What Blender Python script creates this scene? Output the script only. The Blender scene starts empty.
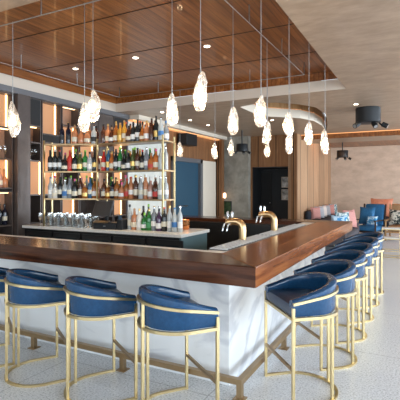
import bpy, bmesh, math, random
from mathutils import Vector, Matrix
R = random.Random(7)
S = bpy.context.scene
COL = S.collection
PI = math.pi

# ------------------------------------------------------------------ camera, world, light, exposure
YAW = math.radians(27.7); EYE = 1.64; F = 426.5; HOR = 187.0
cam = bpy.data.cameras.new('camera'); cam.sensor_width = 36; cam.lens = F/400*36
cam.shift_y = (HOR-200)/400; cam.clip_start = .05; cam.clip_end = 200
camo = bpy.data.objects.new('camera', cam); COL.objects.link(camo)
camo.location = (0, 0, EYE); camo.rotation_euler = (PI/2, 0, YAW)
S.camera = camo
S.view_settings.view_transform = 'Standard'; S.view_settings.look = 'None'
S.view_settings.gamma = 1; S.view_settings.use_curve_mapping = False
S.view_settings.exposure = 0.22
w = bpy.data.worlds.new('sky'); S.world = w; w.use_nodes = True
w.node_tree.nodes['Background'].inputs[0].default_value = (.80, .90, 1, 1)
w.node_tree.nodes['Background'].inputs[1].default_value = 1.2

def light(name, kind, loc, power, color=(1, 1, 1), rot=(0, 0, 0), size=1, sy=None, spot=None, blend=.6):
    l = bpy.data.lights.new(name, kind); l.energy = power; l.color = color
    if kind == 'AREA':
        l.size = size
        if sy: l.shape = 'RECTANGLE'; l.size_y = sy
    elif kind == 'SPOT': l.spot_size = spot; l.spot_blend = blend; l.shadow_soft_size = size
    else: l.shadow_soft_size = size
    o = bpy.data.objects.new(name, l); COL.objects.link(o); o.location = loc; o.rotation_euler = rot
    return o
DAY = (.78, .89, 1.0)
WIN_R = [(-1.0, 2.2), (3.0, 6.2), (7.0, 10.2), (11.0, 14.2), (15.0, 17.8)]
WIN_N = [(-5.6, -2.8), (-2.2, .6), (1.2, 4.2)]
for a, b in WIN_R:
    light('window_daylight', 'AREA', (4.72, (a+b)/2, 1.65), 290, DAY, (0, PI/2, 0), 2.7, b-a)
for a, b in WIN_N:
    light('window_daylight', 'AREA', ((a+b)/2, -3.22, 1.65), 95, DAY, (PI/2, 0, 0), b-a, 2.7)

def ray(px):
    u = (px-200)/F
    return (u*math.cos(YAW)-math.sin(YAW), u*math.sin(YAW)+math.cos(YAW))
def at(px, py, z):          # the point at height z that the lens sees at px, py
    t = (z-EYE)*F/(HOR-py); d = ray(px)
    return Vector((d[0]*t, d[1]*t, z))

# ------------------------------------------------------------------ materials
def mat(name, col=(.5, .5, .5), rough=.5, metal=0., emit=None, es=0., coat=0., trans=0., ior=1.45):
    m = bpy.data.materials.new(name); m.use_nodes = True
    b = m.node_tree.nodes['Principled BSDF']
    b.inputs['Base Color'].default_value = (*col, 1); b.inputs['Roughness'].default_value = rough
    b.inputs['Metallic'].default_value = metal; b.inputs['Coat Weight'].default_value = coat
    b.inputs['Transmission Weight'].default_value = trans; b.inputs['IOR'].default_value = ior
    if emit: b.inputs['Emission Color'].default_value = (*emit, 1); b.inputs['Emission Strength'].default_value = es
    return m
def nodes(m): return m.node_tree.nodes, m.node_tree.links, m.node_tree.nodes['Principled BSDF']
def ramp(n, stops):
    r = n.new('ShaderNodeValToRGB'); e = r.color_ramp.elements
    while len(e) < len(stops): e.new(.5)
    for i, (p, c) in enumerate(stops): e[i].position = p; e[i].color = (*c, 1)
    return r
def coords(n, l, scale, rot=(0, 0, 0)):
    t = n.new('ShaderNodeTexCoord'); mp = n.new('ShaderNodeMapping')
    mp.inputs['Scale'].default_value = scale; mp.inputs['Rotation'].default_value = rot
    l.new(t.outputs['Object'], mp.inputs[0]); return mp
def noise(n, l, mp, scale, detail=4, rough=.6, dist=0):
    t = n.new('ShaderNodeTexNoise'); t.inputs['Scale'].default_value = scale
    t.inputs['Detail'].default_value = detail; t.inputs['Roughness'].default_value = rough
    t.inputs['Distortion'].default_value = dist
    l.new(mp.outputs[0], t.inputs['Vector']); return t
def bump(n, l, b, src, s=.2, d=.01):
    k = n.new('ShaderNodeBump'); k.inputs['Strength'].default_value = s; k.inputs['Distance'].default_value = d
    l.new(src, k.inputs['Height']); l.new(k.outputs[0], b.inputs['Normal'])
def wood(name, axis, dark, mid, light_, rough=.3, coat=.3, plank=0, scale=1., across=None):
    m = mat(name, mid, rough, coat=coat); n, l, b = nodes(m)
    sc = [9*scale]*3; sc['xyz'.index(axis)] = .55*scale
    mp = coords(n, l, sc); t = noise(n, l, mp, 1.6, 6, .65, .6)
    r = ramp(n, [(.28, dark), (.5, mid), (.72, light_)]); l.new(t.outputs[0], r.inputs[0])
    out = r.outputs[0]
    if plank:
        mp2 = coords(n, l, (1, 1, 1), (0, 0, 0))
        sep = n.new('ShaderNodeSeparateXYZ'); l.new(mp2.outputs[0], sep.inputs[0])
        ax = across or ('y' if axis == 'x' else 'x')
        dv = n.new('ShaderNodeMath'); dv.operation = 'DIVIDE'; dv.inputs[1].default_value = plank
        l.new(sep.outputs['XYZ'.index(ax.upper())], dv.inputs[0])
        fl = n.new('ShaderNodeMath'); fl.operation = 'FLOOR'; l.new(dv.outputs[0], fl.inputs[0])
        wn = n.new('ShaderNodeTexWhiteNoise'); wn.noise_dimensions = '1D'; l.new(fl.outputs[0], wn.inputs['W'])
        fr = n.new('ShaderNodeMath'); fr.operation = 'FRACT'; l.new(dv.outputs[0], fr.inputs[0])
        gp = n.new('ShaderNodeMath'); gp.operation = 'GREATER_THAN'; gp.inputs[1].default_value = .04
        l.new(fr.outputs[0], gp.inputs[0])
        ma = n.new('ShaderNodeMath'); ma.operation = 'MULTIPLY_ADD'; ma.inputs[1].default_value = .25; ma.inputs[2].default_value = .85
        l.new(wn.outputs[0], ma.inputs[0])
        mm = n.new('ShaderNodeMath'); mm.operation = 'MULTIPLY'; l.new(ma.outputs[0], mm.inputs[0]); l.new(gp.outputs[0], mm.inputs[1])
        hs = n.new('ShaderNodeHueSaturation'); l.new(mm.outputs[0], hs.inputs['Value']); l.new(out, hs.inputs['Color']); out = hs.outputs[0]
    b.inputs['Specular IOR Level'].default_value = .28
    l.new(out, b.inputs['Base Color']); bump(n, l, b, t.outputs[0], .08, .004)
    return m
def mottled(name, a, c, scale, rough=.6, metal=0, bs=.1, sc=(1, 1, 1), coat=0):
    m = mat(name, a, rough, metal, coat=coat); n, l, b = nodes(m)
    mp = coords(n, l, sc); t = noise(n, l, mp, scale, 6, .65)
    r = ramp(n, [(.35, a), (.65, c)]); l.new(t.outputs[0], r.inputs[0]); l.new(r.outputs[0], b.inputs['Base Color'])
    bump(n, l, b, t.outputs[0], bs, .01); return m
def thin_glass(name, tint=(1, 1, 1), em=None, es=0, refl=.12, rough=.02, streak=False):
    m = bpy.data.materials.new(name); m.use_nodes = True; n = m.node_tree.nodes; l = m.node_tree.links
    n.remove(n['Principled BSDF']); out = n['Material Output']
    tr = n.new('ShaderNodeBsdfTransparent'); tr.inputs[0].default_value = (*tint, 1)
    gl = n.new('ShaderNodeBsdfGlossy'); gl.inputs['Roughness'].default_value = rough
    lw = n.new('ShaderNodeLayerWeight'); lw.inputs[0].default_value = .35
    mr = n.new('ShaderNodeMath'); mr.operation = 'MULTIPLY_ADD'; mr.inputs[1].default_value = .75; mr.inputs[2].default_value = refl
    l.new(lw.outputs['Facing'], mr.inputs[0])
    mx = n.new('ShaderNodeMixShader'); l.new(mr.outputs[0], mx.inputs[0]); l.new(tr.outputs[0], mx.inputs[1]); l.new(gl.outputs[0], mx.inputs[2])
    last = mx.outputs[0]
    if em:
        e = n.new('ShaderNodeEmission'); e.inputs[0].default_value = (*em, 1); e.inputs[1].default_value = es
        if streak:
            mp = coords(n, l, (60, 60, 14)); t = noise(n, l, mp, 1, 3, .6)
            rr = ramp(n, [(.38, (.12, .10, .08)), (.62, (1, 1, 1))]); l.new(t.outputs[0], rr.inputs[0])
            k = n.new('ShaderNodeMath'); k.operation = 'MULTIPLY'; k.inputs[1].default_value = es
            l.new(rr.outputs[0], k.inputs[0]); l.new(k.outputs[0], e.inputs[1])
        ad = n.new('ShaderNodeAddShader'); l.new(last, ad.inputs[0]); l.new(e.outputs[0], ad.inputs[1]); last = ad.outputs[0]
    l.new(last, out.inputs[0]); return m
def glow(name, c, s): 
    return mat(name, c, .6, emit=c, es=s)

WAL_X = wood('shaded front walnut', 'x', (.018, .006, .003), (.055, .018, .008), (.13, .045, .019), .20, .04)  # bar walnut darkened: the shade on the front is in the colour
WAL_Y = wood('lit side walnut', 'y', (.085, .024, .007), (.21, .065, .020), (.40, .15, .050), .24, .04)  # same bar walnut lightened: warm light on the side is in the colour
CEILW = wood('walnut ceiling board', 'y', (.13, .040, .010), (.25, .085, .022), (.38, .145, .040), .34, .12, plank=.085)
PANEL = wood('light oak panelling', 'z', (.34, .19, .10), (.45, .27, .155), (.55, .35, .21), .5, .1, plank=.9, across='y')
SLAT = wood('oak slat', 'z', (.15, .06, .025), (.25, .11, .045), (.34, .17, .075), .5, .1, plank=.16, across='y')
SLATX = wood('oak slat facing the room', 'z', (.14, .058, .025), (.22, .10, .042), (.31, .155, .07), .5, .1, plank=.6, across='x')
OAK = wood('pale oak', 'z', (.30, .16, .07), (.42, .24, .11), (.52, .33, .17), .45, .1)
PLASTER = mottled('beige polished plaster', (.29, .20, .135), (.395, .28, .195), 3.5, .38, 0, .05, (1, 2.2, 1), .1)
FARWALL = mottled('beige brushed plaster wall', (.48, .385, .30), (.61, .50, .40), 2.2, .55, 0, .05, (1, 1, 2))
PALE = mottled('pale plaster', (.56, .57, .53), (.70, .71, .66), 3, .7)
CEM = mottled('grey textured plaster', (.22, .205, .17), (.36, .34, .29), 3.2, .6, 0, .15)
CREAM = mat('cream paint', (.70, .61, .50), .6)
WHITEP = mat('white paint', (.62, .53, .44), .55)
BRONZE = mottled('dark bronze laminate', (.075, .058, .052), (.115, .09, .08), 2, .35, .3)
GREYB = mat('blue grey metal beam', (.15, .15, .16), .4, .3)
BLACK = mat('black lacquer', (.010, .010, .011), .42)
BLACKM = mat('matt black metal', (.018, .02, .023), .45, .3)
BRASS = mat('brushed brass', (.60, .47, .25), .32, 1.0)
BRASSD = mat('aged brass', (.36, .25, .14), .38, .9)
COPPER = mat('polished copper', (.90, .36, .14), .2, 1.0)
CHROME = mat('chrome', (.75, .77, .8), .12, 1.0)
STEEL = mottled('brushed steel', (.33, .33, .33), (.5, .5, .5), 60, .3, .9)
CORIAN = mottled('white speckled stone top', (.66, .65, .62), (.80, .79, .76), 40, .25)
TEAL = mat('blue grey cabinet side', (.10, .17, .19), .4)
BLUEDOOR = mat('blue painted door', (.018, .065, .11), .45)
LEATH = mottled('blue leather', (.006, .045, .115), (.009, .062, .155), 40, .25, 0, .12, coat=.2)
LEATHD = mottled('dark blue leather seat', (.008, .026, .066), (.012, .034, .085), 40, .3, 0, .12, coat=.1)
GLASS = thin_glass('clear glass', (.96, .98, .98))
PANE = thin_glass('window glass', (.97, .99, .99), refl=.03)
AMBER = mat('backlit amber panel', (.50, .27, .14), .5, emit=(.9, .36, .13), es=.28)
LED = glow('warm light strip', (1.0, .62, .30), 5)
LEDC = glow('warm cove strip', (1.0, .46, .18), .5)
DOWN = glow('downlight lens', (1.0, .86, .68), 12)
BULB = glow('glowing bulb', (1.0, .80, .56), 3.5)
CRYST = thin_glass('pendant crystal', (1.0, .97, .93), (1.0, .86, .70), .42, .22, .06, True)

def marble():
    m = mat('white veined marble', (.8, .8, .8), .22, coat=.2); n, l, b = nodes(m)
    mp = coords(n, l, (1, 1, 1.6), (.3, .5, .4))
    t = noise(n, l, mp, .6, 5, .5, 1.2)
    sb = n.new('ShaderNodeMath'); sb.operation = 'SUBTRACT'; sb.inputs[1].default_value = .5; l.new(t.outputs[0], sb.inputs[0])
    ab = n.new('ShaderNodeMath'); ab.operation = 'ABSOLUTE'; l.new(sb.outputs[0], ab.inputs[0])
    r = ramp(n, [(0, (.60, .61, .64)), (.006, (.58, .59, .62)), (.045, (.78, .785, .79))]); l.new(ab.outputs[0], r.inputs[0])
    l.new(r.outputs[0], b.inputs['Base Color']); return m
MARBLE = marble()
def terrazzo():
    m = mat('pale terrazzo', (.6, .6, .6), .3); n, l, b = nodes(m)
    mp = coords(n, l, (1, 1, 1)); t = noise(n, l, mp, 62, 3, .75); t2 = noise(n, l, mp, .8, 3, .5)
    r = ramp(n, [(.36, (.34, .35, .37)), (.46, (.66, .68, .70)), (.6, (.78, .80, .83)), (.68, (.92, .92, .92))]); l.new(t.outputs[0], r.inputs[0])
    r2 = ramp(n, [(.3, (.90, .90, .92)), (.7, (1, .99, .97))]); l.new(t2.outputs[0], r2.inputs[0])
    mx = n.new('ShaderNodeMix'); mx.data_type = 'RGBA'; mx.blend_type = 'MULTIPLY'; mx.inputs[0].default_value = 1
    l.new(r.outputs[0], mx.inputs[6]); l.new(r2.outputs[0], mx.inputs[7])
    br = n.new('ShaderNodeTexBrick'); br.offset = 0; br.inputs['Scale'].default_value = 1
    br.inputs['Brick Width'].default_value = 1.5; br.inputs['Row Height'].default_value = 1.5; br.inputs['Mortar Size'].default_value = .004
    br.inputs['Color1'].default_value = br.inputs['Color2'].default_value = (1, 1, 1, 1); br.inputs['Mortar'].default_value = (.55, .55, .55, 1)
    l.new(mp.outputs[0], br.inputs[0])
    m2 = n.new('ShaderNodeMix'); m2.data_type = 'RGBA'; m2.blend_type = 'MULTIPLY'; m2.inputs[0].default_value = 1
    l.new(mx.outputs[2], m2.inputs[6]); l.new(br.outputs[0], m2.inputs[7]); l.new(m2.outputs[2], b.inputs['Base Color'])
    return m
TERR = terrazzo()

# ------------------------------------------------------------------ mesh helpers
class MB:
    def __init__(s): s.v = []; s.f = []
    def add(s, vs, fs):
        k = len(s.v); s.v += [tuple(x) for x in vs]; s.f += [tuple(i+k for i in f) for f in fs]; return s
    def box(s, x0, x1, y0, y1, z0, z1, bev=0):
        if bev:
            o = []
            for z, i in ((z0, bev), (z0+bev, 0), (z1-bev, 0), (z1, bev)):
                o.append(rrect(x0+i, x1-i, y0+i, y1-i, bev, 2, z))
            return s.loft(o)
        vs = [(x, y, z) for x in (x0, x1) for y in (y0, y1) for z in (z0, z1)]
        return s.add(vs, [(0, 1, 3, 2), (4, 6, 7, 5), (0, 4, 5, 1), (2, 3, 7, 6), (0, 2, 6, 4), (1, 5, 7, 3)])
    def loft(s, rings, cap=True, closed=True):
        m = len(rings[0]); vs = [p for r in rings for p in r]; fs = []
        for i in range(len(rings)-1):
            for j in range(m if closed else m-1):
                a = i*m+j; b = i*m+(j+1) % m; fs.append((a, b, b+m, a+m))
        if cap: fs.append(tuple(range(m-1, -1, -1))); fs.append(tuple((len(rings)-1)*m+j for j in range(m)))
        return s.add(vs, fs)
    def lathe(s, prof, c=(0, 0, 0), n=12, cap=True):
        return s.loft([[(c[0]+r*math.cos(2*PI*k/n), c[1]+r*math.sin(2*PI*k/n), c[2]+z) for k in range(n)] for r, z in prof], cap)
    def tube(s, pts, r, n=8, square=False, up=(0, 0, 1), closed=False, rz=None):
        pts = [Vector(p) for p in pts]; rings = []
        N = len(pts)
        for i, p in enumerate(pts):
            a = pts[(i-1) % N] if (i > 0 or closed) else p; b = pts[(i+1) % N] if (i < N-1 or closed) else p
            d = (b-a).normalized(); u = Vector(up)
            if abs(d.dot(u)) > .98: u = Vector((1, 0, 0))
            e1 = d.cross(u).normalized(); e2 = e1.cross(d).normalized()
            ct = 1
            if 0 < i < N-1 or closed:
                c1 = (p-a).normalized().dot((b-p).normalized()); ct = 1/max(.5, math.sqrt((1+c1)/2))
            h = rz or r
            if square: rings.append([p+e1*x*r*ct+e2*y*h for x, y in ((-1, -1), (1, -1), (1, 1), (-1, 1))])
            else: rings.append([p+e1*math.cos(2*PI*k/n)*r+e2*math.sin(2*PI*k/n)*h for k in range(n)])
        if closed: rings.append(rings[0]); return s.loft(rings, cap=False)
        return s.loft(rings)
    def prism(s, poly, z0, z1):
        return s.loft([[(x, y, z0) for x, y in poly], [(x, y, z1) for x, y in poly]])
    def build(s, name, m, parent=None, smooth=False, loc=None, bev=0):
        me = bpy.data.meshes.new(name); me.from_pydata(s.v, [], s.f)
        b = bmesh.new(); b.from_mesh(me); bmesh.ops.remove_doubles(b, verts=b.verts, dist=1e-5)
        bmesh.ops.recalc_face_normals(b, faces=b.faces)
        b.to_mesh(me); b.free()
        if m: me.materials.append(m)
        if smooth:
            me.polygons.foreach_set('use_smooth', [True]*len(me.polygons))
            try: me.set_sharp_from_angle(angle=math.radians(40))
            except Exception: pass
        o = bpy.data.objects.new(name, me); COL.objects.link(o)
        if parent: o.parent = parent
        if loc: o.location = loc
        if bev:
            md = o.modifiers.new('bevel', 'BEVEL'); md.width = bev; md.segments = 2
        return o
def rrect(x0, x1, y0, y1, r, n, z):
    p = []
    for cx, cy, a in ((x1-r, y1-r, 0), (x0+r, y1-r, PI/2), (x0+r, y0+r, PI), (x1-r, y0+r, 1.5*PI)):
        for k in range(n+1):
            t = a+k*PI/2/n; p.append((cx+r*math.cos(t), cy+r*math.sin(t), z))
    return p
def thing(name, label, cat, loc=(0, 0, 0), rz=0, group=None):
    o = bpy.data.objects.new(name, None); COL.objects.link(o); o.location = loc; o.rotation_euler = (0, 0, rz)
    o.empty_display_size = .1
    return tag(o, label, cat, group)
def tag(o, label, cat, group=None):
    o['label'] = label; o['category'] = cat
    if group: o['group'] = group
    return o
def struct(name, mb, m, **k):
    o = mb.build(name, m, **k); o['kind'] = 'structure'; return o
def dup(root, loc, rz=0, label=None, group=None):
    r = root.copy(); COL.objects.link(r); r.location = loc; r.rotation_euler = (0, 0, rz)
    if label: r['label'] = label
    if group: r['group'] = group
    for ch in list(root.children):
        c = ch.copy(); COL.objects.link(c); c.parent = r
        for g in ch.children:
            d = g.copy(); COL.objects.link(d); d.parent = c
    return r
ORD = ['first', 'second', 'third', 'fourth', 'fifth', 'sixth', 'seventh', 'eighth', 'ninth', 'tenth', 'eleventh',
       'twelfth', 'thirteenth', 'fourteenth', 'fifteenth', 'sixteenth', 'seventeenth', 'eighteenth', 'nineteenth', 'twentieth']

# ------------------------------------------------------------------ room shell
XL, XR, YN, YF, HC = -6.42, 4.6, -3.1, 18.5, 3.3
struct('floor', MB().box(XL-.3, XR+.3, YN-.3, YF+.3, -.15, 0), TERR)
# lower ceiling with the bar recess and the curved coffer cut out
REC = [(-6.06, 2.70), (-1.17, 2.70), (-1.17, 7.52), (-6.06, 7.52)]
def coffer():
    far = [(260, 116), (280, 117), (300, 118.2), (314, 121), (322, 125.5), (326, 131)]
    near = [(328, 124), (325.5, 114), (316, 107.5), (300, 104.5), (275, 102.5), (256, 103.5), (240, 107)]
    pts = [at(x, y, HC) for x, y in far+near]
    return [(p.x, p.y) for p in pts]
COF = coffer()
def holed(outer, holes, z):
    b = bmesh.new()
    for loop in [outer]+holes:
        vs = [b.verts.new((x, y, z)) for x, y in loop]
        for i in range(len(vs)): b.edges.new((vs[i], vs[(i+1) % len(vs)]))
    bmesh.ops.triangle_fill(b, use_beauty=True, use_dissolve=True, edges=b.edges[:])
    me = bpy.data.meshes.new('ceiling'); b.to_mesh(me); b.free(); return me
ceil_me = holed([(XL-.2, YN-.2), (XR+.2, YN-.2), (XR+.2, YF+.2), (XL-.2, YF+.2)], [REC, COF], HC)
ceil_me.materials.append(PLASTER)
ceil = bpy.data.objects.new('ceiling', ceil_me); COL.objects.link(ceil); ceil['kind'] = 'structure'
def ringwall(loop, z0, z1): 
    mb = MB(); n = len(loop)
    mb.loft([[(x, y, z0) for x, y in loop], [(x, y, z1) for x, y in loop]], cap=False); return mb
struct('trim_1', ringwall(REC, HC, HC+.18), WHITEP)
struct('trim_2', ringwall([(-6.04, 2.72), (-1.19, 2.72), (-1.19, 7.50), (-6.04, 7.50)], HC+.18, HC+.32), CEILW)
struct('ceiling_recess', MB().box(-6.1, -1.13, 2.66, 7.56, HC+.32, HC+.36), CEILW)
struct('trim_3', ringwall(COF, HC, HC+.20), CREAM)
struct('trim_16', ringwall([(x, y) for x, y in COF], HC+.20, HC+.42), OAK)
struct('trim_18', ringwall([(x, y) for x, y in COF], HC+.202, HC+.215), LEDC)
cx = sum(p[0] for p in COF)/len(COF); cy = sum(p[1] for p in COF)/len(COF)
COFo = [(cx+(x-cx)*1.25, cy+(y-cy)*1.25) for x, y in COF]
struct('trim_4', MB().loft([[(x, y, HC+.42) for x, y in COFo], [(x, y, HC+.5) for x, y in COFo]]), PLASTER)

# wood seams of the ceiling panels
sm = MB()
for y in (3.9, 5.1, 6.3): sm.box(-6.04, -1.19, y, y+.006, HC+.314, HC+.322)
struct('trim_5', sm, BLACK)

# walls: the left wall carries the lit cabinets, the pale wall, the slats and the blue door
struct('wall_left', MB().box(XL-.2, XL, YN, YF+.2, 0, HC+.45), PALE)
struct('wall_left_pale', MB().box(XL, -6.1, 7.98, 9.68, 0, HC), PALE)
struct('wall_left_slats', MB().box(XL, -6.1, 9.70, 13.0, 2.42, HC).box(XL, -6.1, 9.70, 10.02, 0, 2.42)
       .box(XL, -6.1, 11.62, 13.0, 0, 2.42), SLAT)
grey = MB().box(-6.1, -6.04, 11.66, 12.62, 0, 2.46); struct('wall_left_grey', grey, CREAM)
fr = MB().box(-6.1, -6.03, 9.90, 10.06, 0, 2.6).box(-6.1, -6.03, 11.52, 11.66, 0, 2.6).box(-6.1, -6.03, 9.90, 11.66, 2.48, 2.62)
dr = MB().box(-6.3, -6.12, 10.02, 11.58, 0, 2.40)
d1 = struct('door_1', dr, BLUEDOOR, bev=.005)
MB().box(-6.12, -6.03, 9.90, 10.04, 0, 2.48).box(-6.12, -6.03, 11.54, 11.68, 0, 2.48).box(-6.12, -6.03, 9.90, 11.68, 2.36, 2.48).build('door_frame', GREYB, d1)
MB().tube([(-6.05, 10.2, 1.1), (-6.05, 10.75, 1.1)], .02).tube([(-6.12, 10.2, 1.1), (-6.05, 10.2, 1.1)], .015).tube([(-6.12, 10.75, 1.1), (-6.05, 10.75, 1.1)], .015).build('door_handle', CHROME, d1)
# textured grey wall, slatted wall with the black niche
XB = -5.05
struct('wall_textured', MB().box(-6.1, XB, 13.0, 13.2, 0, HC), CEM)
tw = MB()
XN0, XN1 = at(251.5, 200, 1).x/at(251.5, 200, 1).y*13.2, None
def xat(px, y): d = ray(px); return d[0]/d[1]*y
N0, N1 = xat(252, 13.2), xat(292.5, 13.2)
XP = xat(298, 13.2)
struct('wall_back', MB().box(-6.1, N0, 13.2, 14.2, 0, HC).box(N0, N1, 13.2, 14.2, 2.29, HC), SLATX)
struct('trim_6', MB().box(N1, XP-.002, 13.06, 13.14, 0, HC).box(N1, N1+.04, 13.14, 13.24, 0, HC), SLATX)
struct('wall_niche', MB().box(N0, N1, 14.1, 14.3, 0, 2.29).box(N0-.02, N0+.01, 13.25, 14.2, 0, 2.28).box(N1-.01, N1+.02, 13.25, 14.2, 0, 2.28).box(N0, N1, 13.25, 14.2, 2.26, 2.295), BLACKM)
struct('wall_panelled', MB().box(XP-.3, XP, 13.15, YF, 0, HC), PANEL)
struct('wall_far', MB().box(XP-.3, XR+.2, YF, YF+.2, 0, HC+.2), FARWALL)
# right wall and near wall, both with windows
def winwall(name, spans, lo, hi, fixed, axis, idx0):
    m = MB(); prev = lo; k = idx0
    def bx(a, b, z0, z1): 
        if axis == 'x': m.box(fixed, fixed+.2, a, b, z0, z1)
        else: m.box(a, b, fixed-.2, fixed, z0, z1)
    for a, b in spans: bx(prev, a, 0, HC); bx(a, b, 0, .25); bx(a, b, 3.05, HC); prev = b
    bx(prev, hi, 0, HC); struct(name, m, FARWALL)
    for a, b in spans:
        f = MB()
        def fb(p, q, z0, z1):
            if axis == 'x': f.box(fixed+.02, fixed+.08, p, q, z0, z1)
            else: f.box(p, q, fixed-.08, fixed-.02, z0, z1)
        fb(a, a+.05, .25, 3.05); fb(b-.05, b, .25, 3.05); fb((a+b)/2-.03, (a+b)/2+.03, .25, 3.05); fb(a, b, .25, .31); fb(a, b, 2.99, 3.05)
        wo = struct('window_%d' % k, f, BLACKM)
        g = MB()
        if axis == 'x': g.add([(fixed+.05, a, .25), (fixed+.05, b, .25), (fixed+.05, b, 3.05), (fixed+.05, a, 3.05)], [(0, 1, 2, 3)])
        else: g.add([(a, fixed-.05, .25), (b, fixed-.05, .25), (b, fixed-.05, 3.05), (a, fixed-.05, 3.05)], [(0, 1, 2, 3)])
        g.build('window_pane', PANE, wo); k += 1
    return k
k = winwall('wall_right', WIN_R, YN, YF, XR, 'x', 1)
winwall('wall_near', WIN_N, XL, XR, YN, 'y', k)
# cove strip along the left wall and dropped bands of the far ceiling
struct('trim_7', MB().box(-6.1, -5.78, 8.0, 12.95, HC-.10, HC), CREAM)
struct('trim_8', MB().box(-6.1, -5.95, 8.0, 12.95, HC-.13, HC-.10), LEDC)
struct('trim_9', MB().box(-3.6, XR, 13.7, 15.0, HC-.15, HC), PLASTER)
struct('trim_10', MB().box(-3.6, XR, 13.62, 13.70, HC-.15, HC-.0), CEILW)
struct('trim_17', MB().box(-3.6, XR, 13.55, 13.58, HC-.02, HC), LEDC)
struct('trim_11', MB().box(-3.4, XR, 15.05, 18.48, HC-.012, HC), CEILW)  # walnut tone puts the cove's orange light into the slot's ceiling colour
struct('trim_12', MB().box(-3.4, XR, 15.0, 15.05, HC-.12, HC-.04), glow('warm cove strip behind beam', (1, .5, .2), 12))
# wooden post by the door
struct('trim_13', MB().box(-6.04, -5.86, 12.70, 12.88, 0, HC), SLATX)

# ------------------------------------------------------------------ bar
BX, BY, BF, HT, TH = -1.056, 2.860, 7.475, 1.07, .15     # outer corner lines and heights
WD, IN, OV, BL = .49, .20, .37, -5.3                       # wood width, tray width, overhang, left end
bar = thing('bar_counter', 'long walnut bar counter with white marble front wrapping around the bartenders well', 'bar counter', (BX, BY, 0))
def L(x, y): return (x-BX, y-BY)
z0, z1 = HT-TH, HT
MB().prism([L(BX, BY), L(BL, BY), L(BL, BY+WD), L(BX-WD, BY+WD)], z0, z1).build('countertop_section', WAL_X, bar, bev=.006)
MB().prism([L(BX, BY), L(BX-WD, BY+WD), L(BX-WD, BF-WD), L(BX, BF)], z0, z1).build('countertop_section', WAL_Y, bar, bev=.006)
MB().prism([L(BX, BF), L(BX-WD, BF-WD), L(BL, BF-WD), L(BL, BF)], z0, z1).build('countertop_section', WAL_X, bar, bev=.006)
mq = MB(); o = OV
mq.prism([L(BX-o, BY+o), L(BL, BY+o), L(BL, BY+o+.08), L(BX-o-.08, BY+o+.08)], .0, z0)
mq.build('marble_panel', MARBLE, bar)
MB().prism([L(BX-o, BY+o), L(BX-o-.08, BY+o+.08), L(BX-o-.08, BF-o-.08), L(BX-o, BF-o)], 0, z0).build('marble_panel', MARBLE, bar)
MB().prism([L(BX-o, BF-o), L(BX-o-.08, BF-o-.08), L(BL, BF-o-.08), L(BL, BF-o)], 0, z0).build('marble_panel', MARBLE, bar)
# inner stone ledge with trays and inner black faces
i0, i1 = WD, WD+IN
lz0, lz1 = HT-.06, HT-.006
MB().prism([L(BX-i0, BY+i0), L(BL, BY+i0), L(BL, BY+i0+.12), L(BX-i1, BY+i0+.12), L(BX-i1, BF-i0), L(BX-i0, BF-i0)], lz0, lz1).build('inner_ledge', CORIAN, bar)
MB().prism([L(BX-o-.08, BY+o+.08), L(BL, BY+o+.08), L(BL, BY+i0+.10), L(BX-i1+.02, BY+i0+.10), L(BX-i1+.02, BF-i1+.02), L(BL, BF-i1+.02), L(BL, BF-o-.08), L(BX-o-.08, BF-o-.08)], 0.02, lz0).build('inner_cabinet', BLACK, bar)
MB().box(BL-BX, BX-i1-BX, .62+.02, .62+.34, .05, .80).build('inner_worktop', STEEL, bar)
# drip tray with studs along the right arm
def grid_tray(px, y0, y1, label):
    x1 = BX-i0-.015; x0 = BX-i1+.01
    t = thing('drip_tray', label, 'drip tray', ((x0+x1)/2, (y0+y1)/2, lz1))
    w_, d_ = (x1-x0)/2, (y1-y0)/2
    MB().box(-w_, w_, -d_, d_, .0015, .008).build('tray', BLACKM, t)
    g = MB(); yy = -d_+.012
    while yy < d_: g.box(-w_, w_, yy-.007, yy+.007, .008, .016); yy += .075
    xx = -w_+.005
    while xx < w_: g.box(xx-.006, xx+.006, -d_, d_, .010, .018); xx += .045
    g.build('grille', mat('satin steel grille', (.62, .61, .60), .4, .5), t)
grid_tray(0, 3.50, 4.75, 'steel drip tray on the inner ledge beside the nearer brass beer tap')
grid_tray(0, 4.80, 6.40, 'steel drip tray on the inner ledge beside the farther brass beer tap')
# foot rail
fi = .2035; rz = .155
rail = thing('foot_rail', 'bronze square foot rail on short posts running around the marble base', 'foot rail', (BX-fi, BY+fi, 0))
MB().tube([(BL-BX+fi, 0, rz-.02), (0, 0, rz-.02), (0, BF-BY-2*fi, rz-.02)], .022, square=True).build('rail', BRASSD, rail)
for x, y in [(0, 0), (-1.13, 0), (-2.26, 0), (-3.39, 0), (0, 1.17), (0, 2.3), (0, 3.43)]:
    MB().box(x-.022, x+.022, y-.022, y+.022, .008, rz-.04).box(x-.045, x+.045, y-.045, y+.045, 0, .008).build('post', BRASSD, rail)

TAPM = mat('rose brass', (.56, .38, .20), .3, 1.0)
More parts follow.
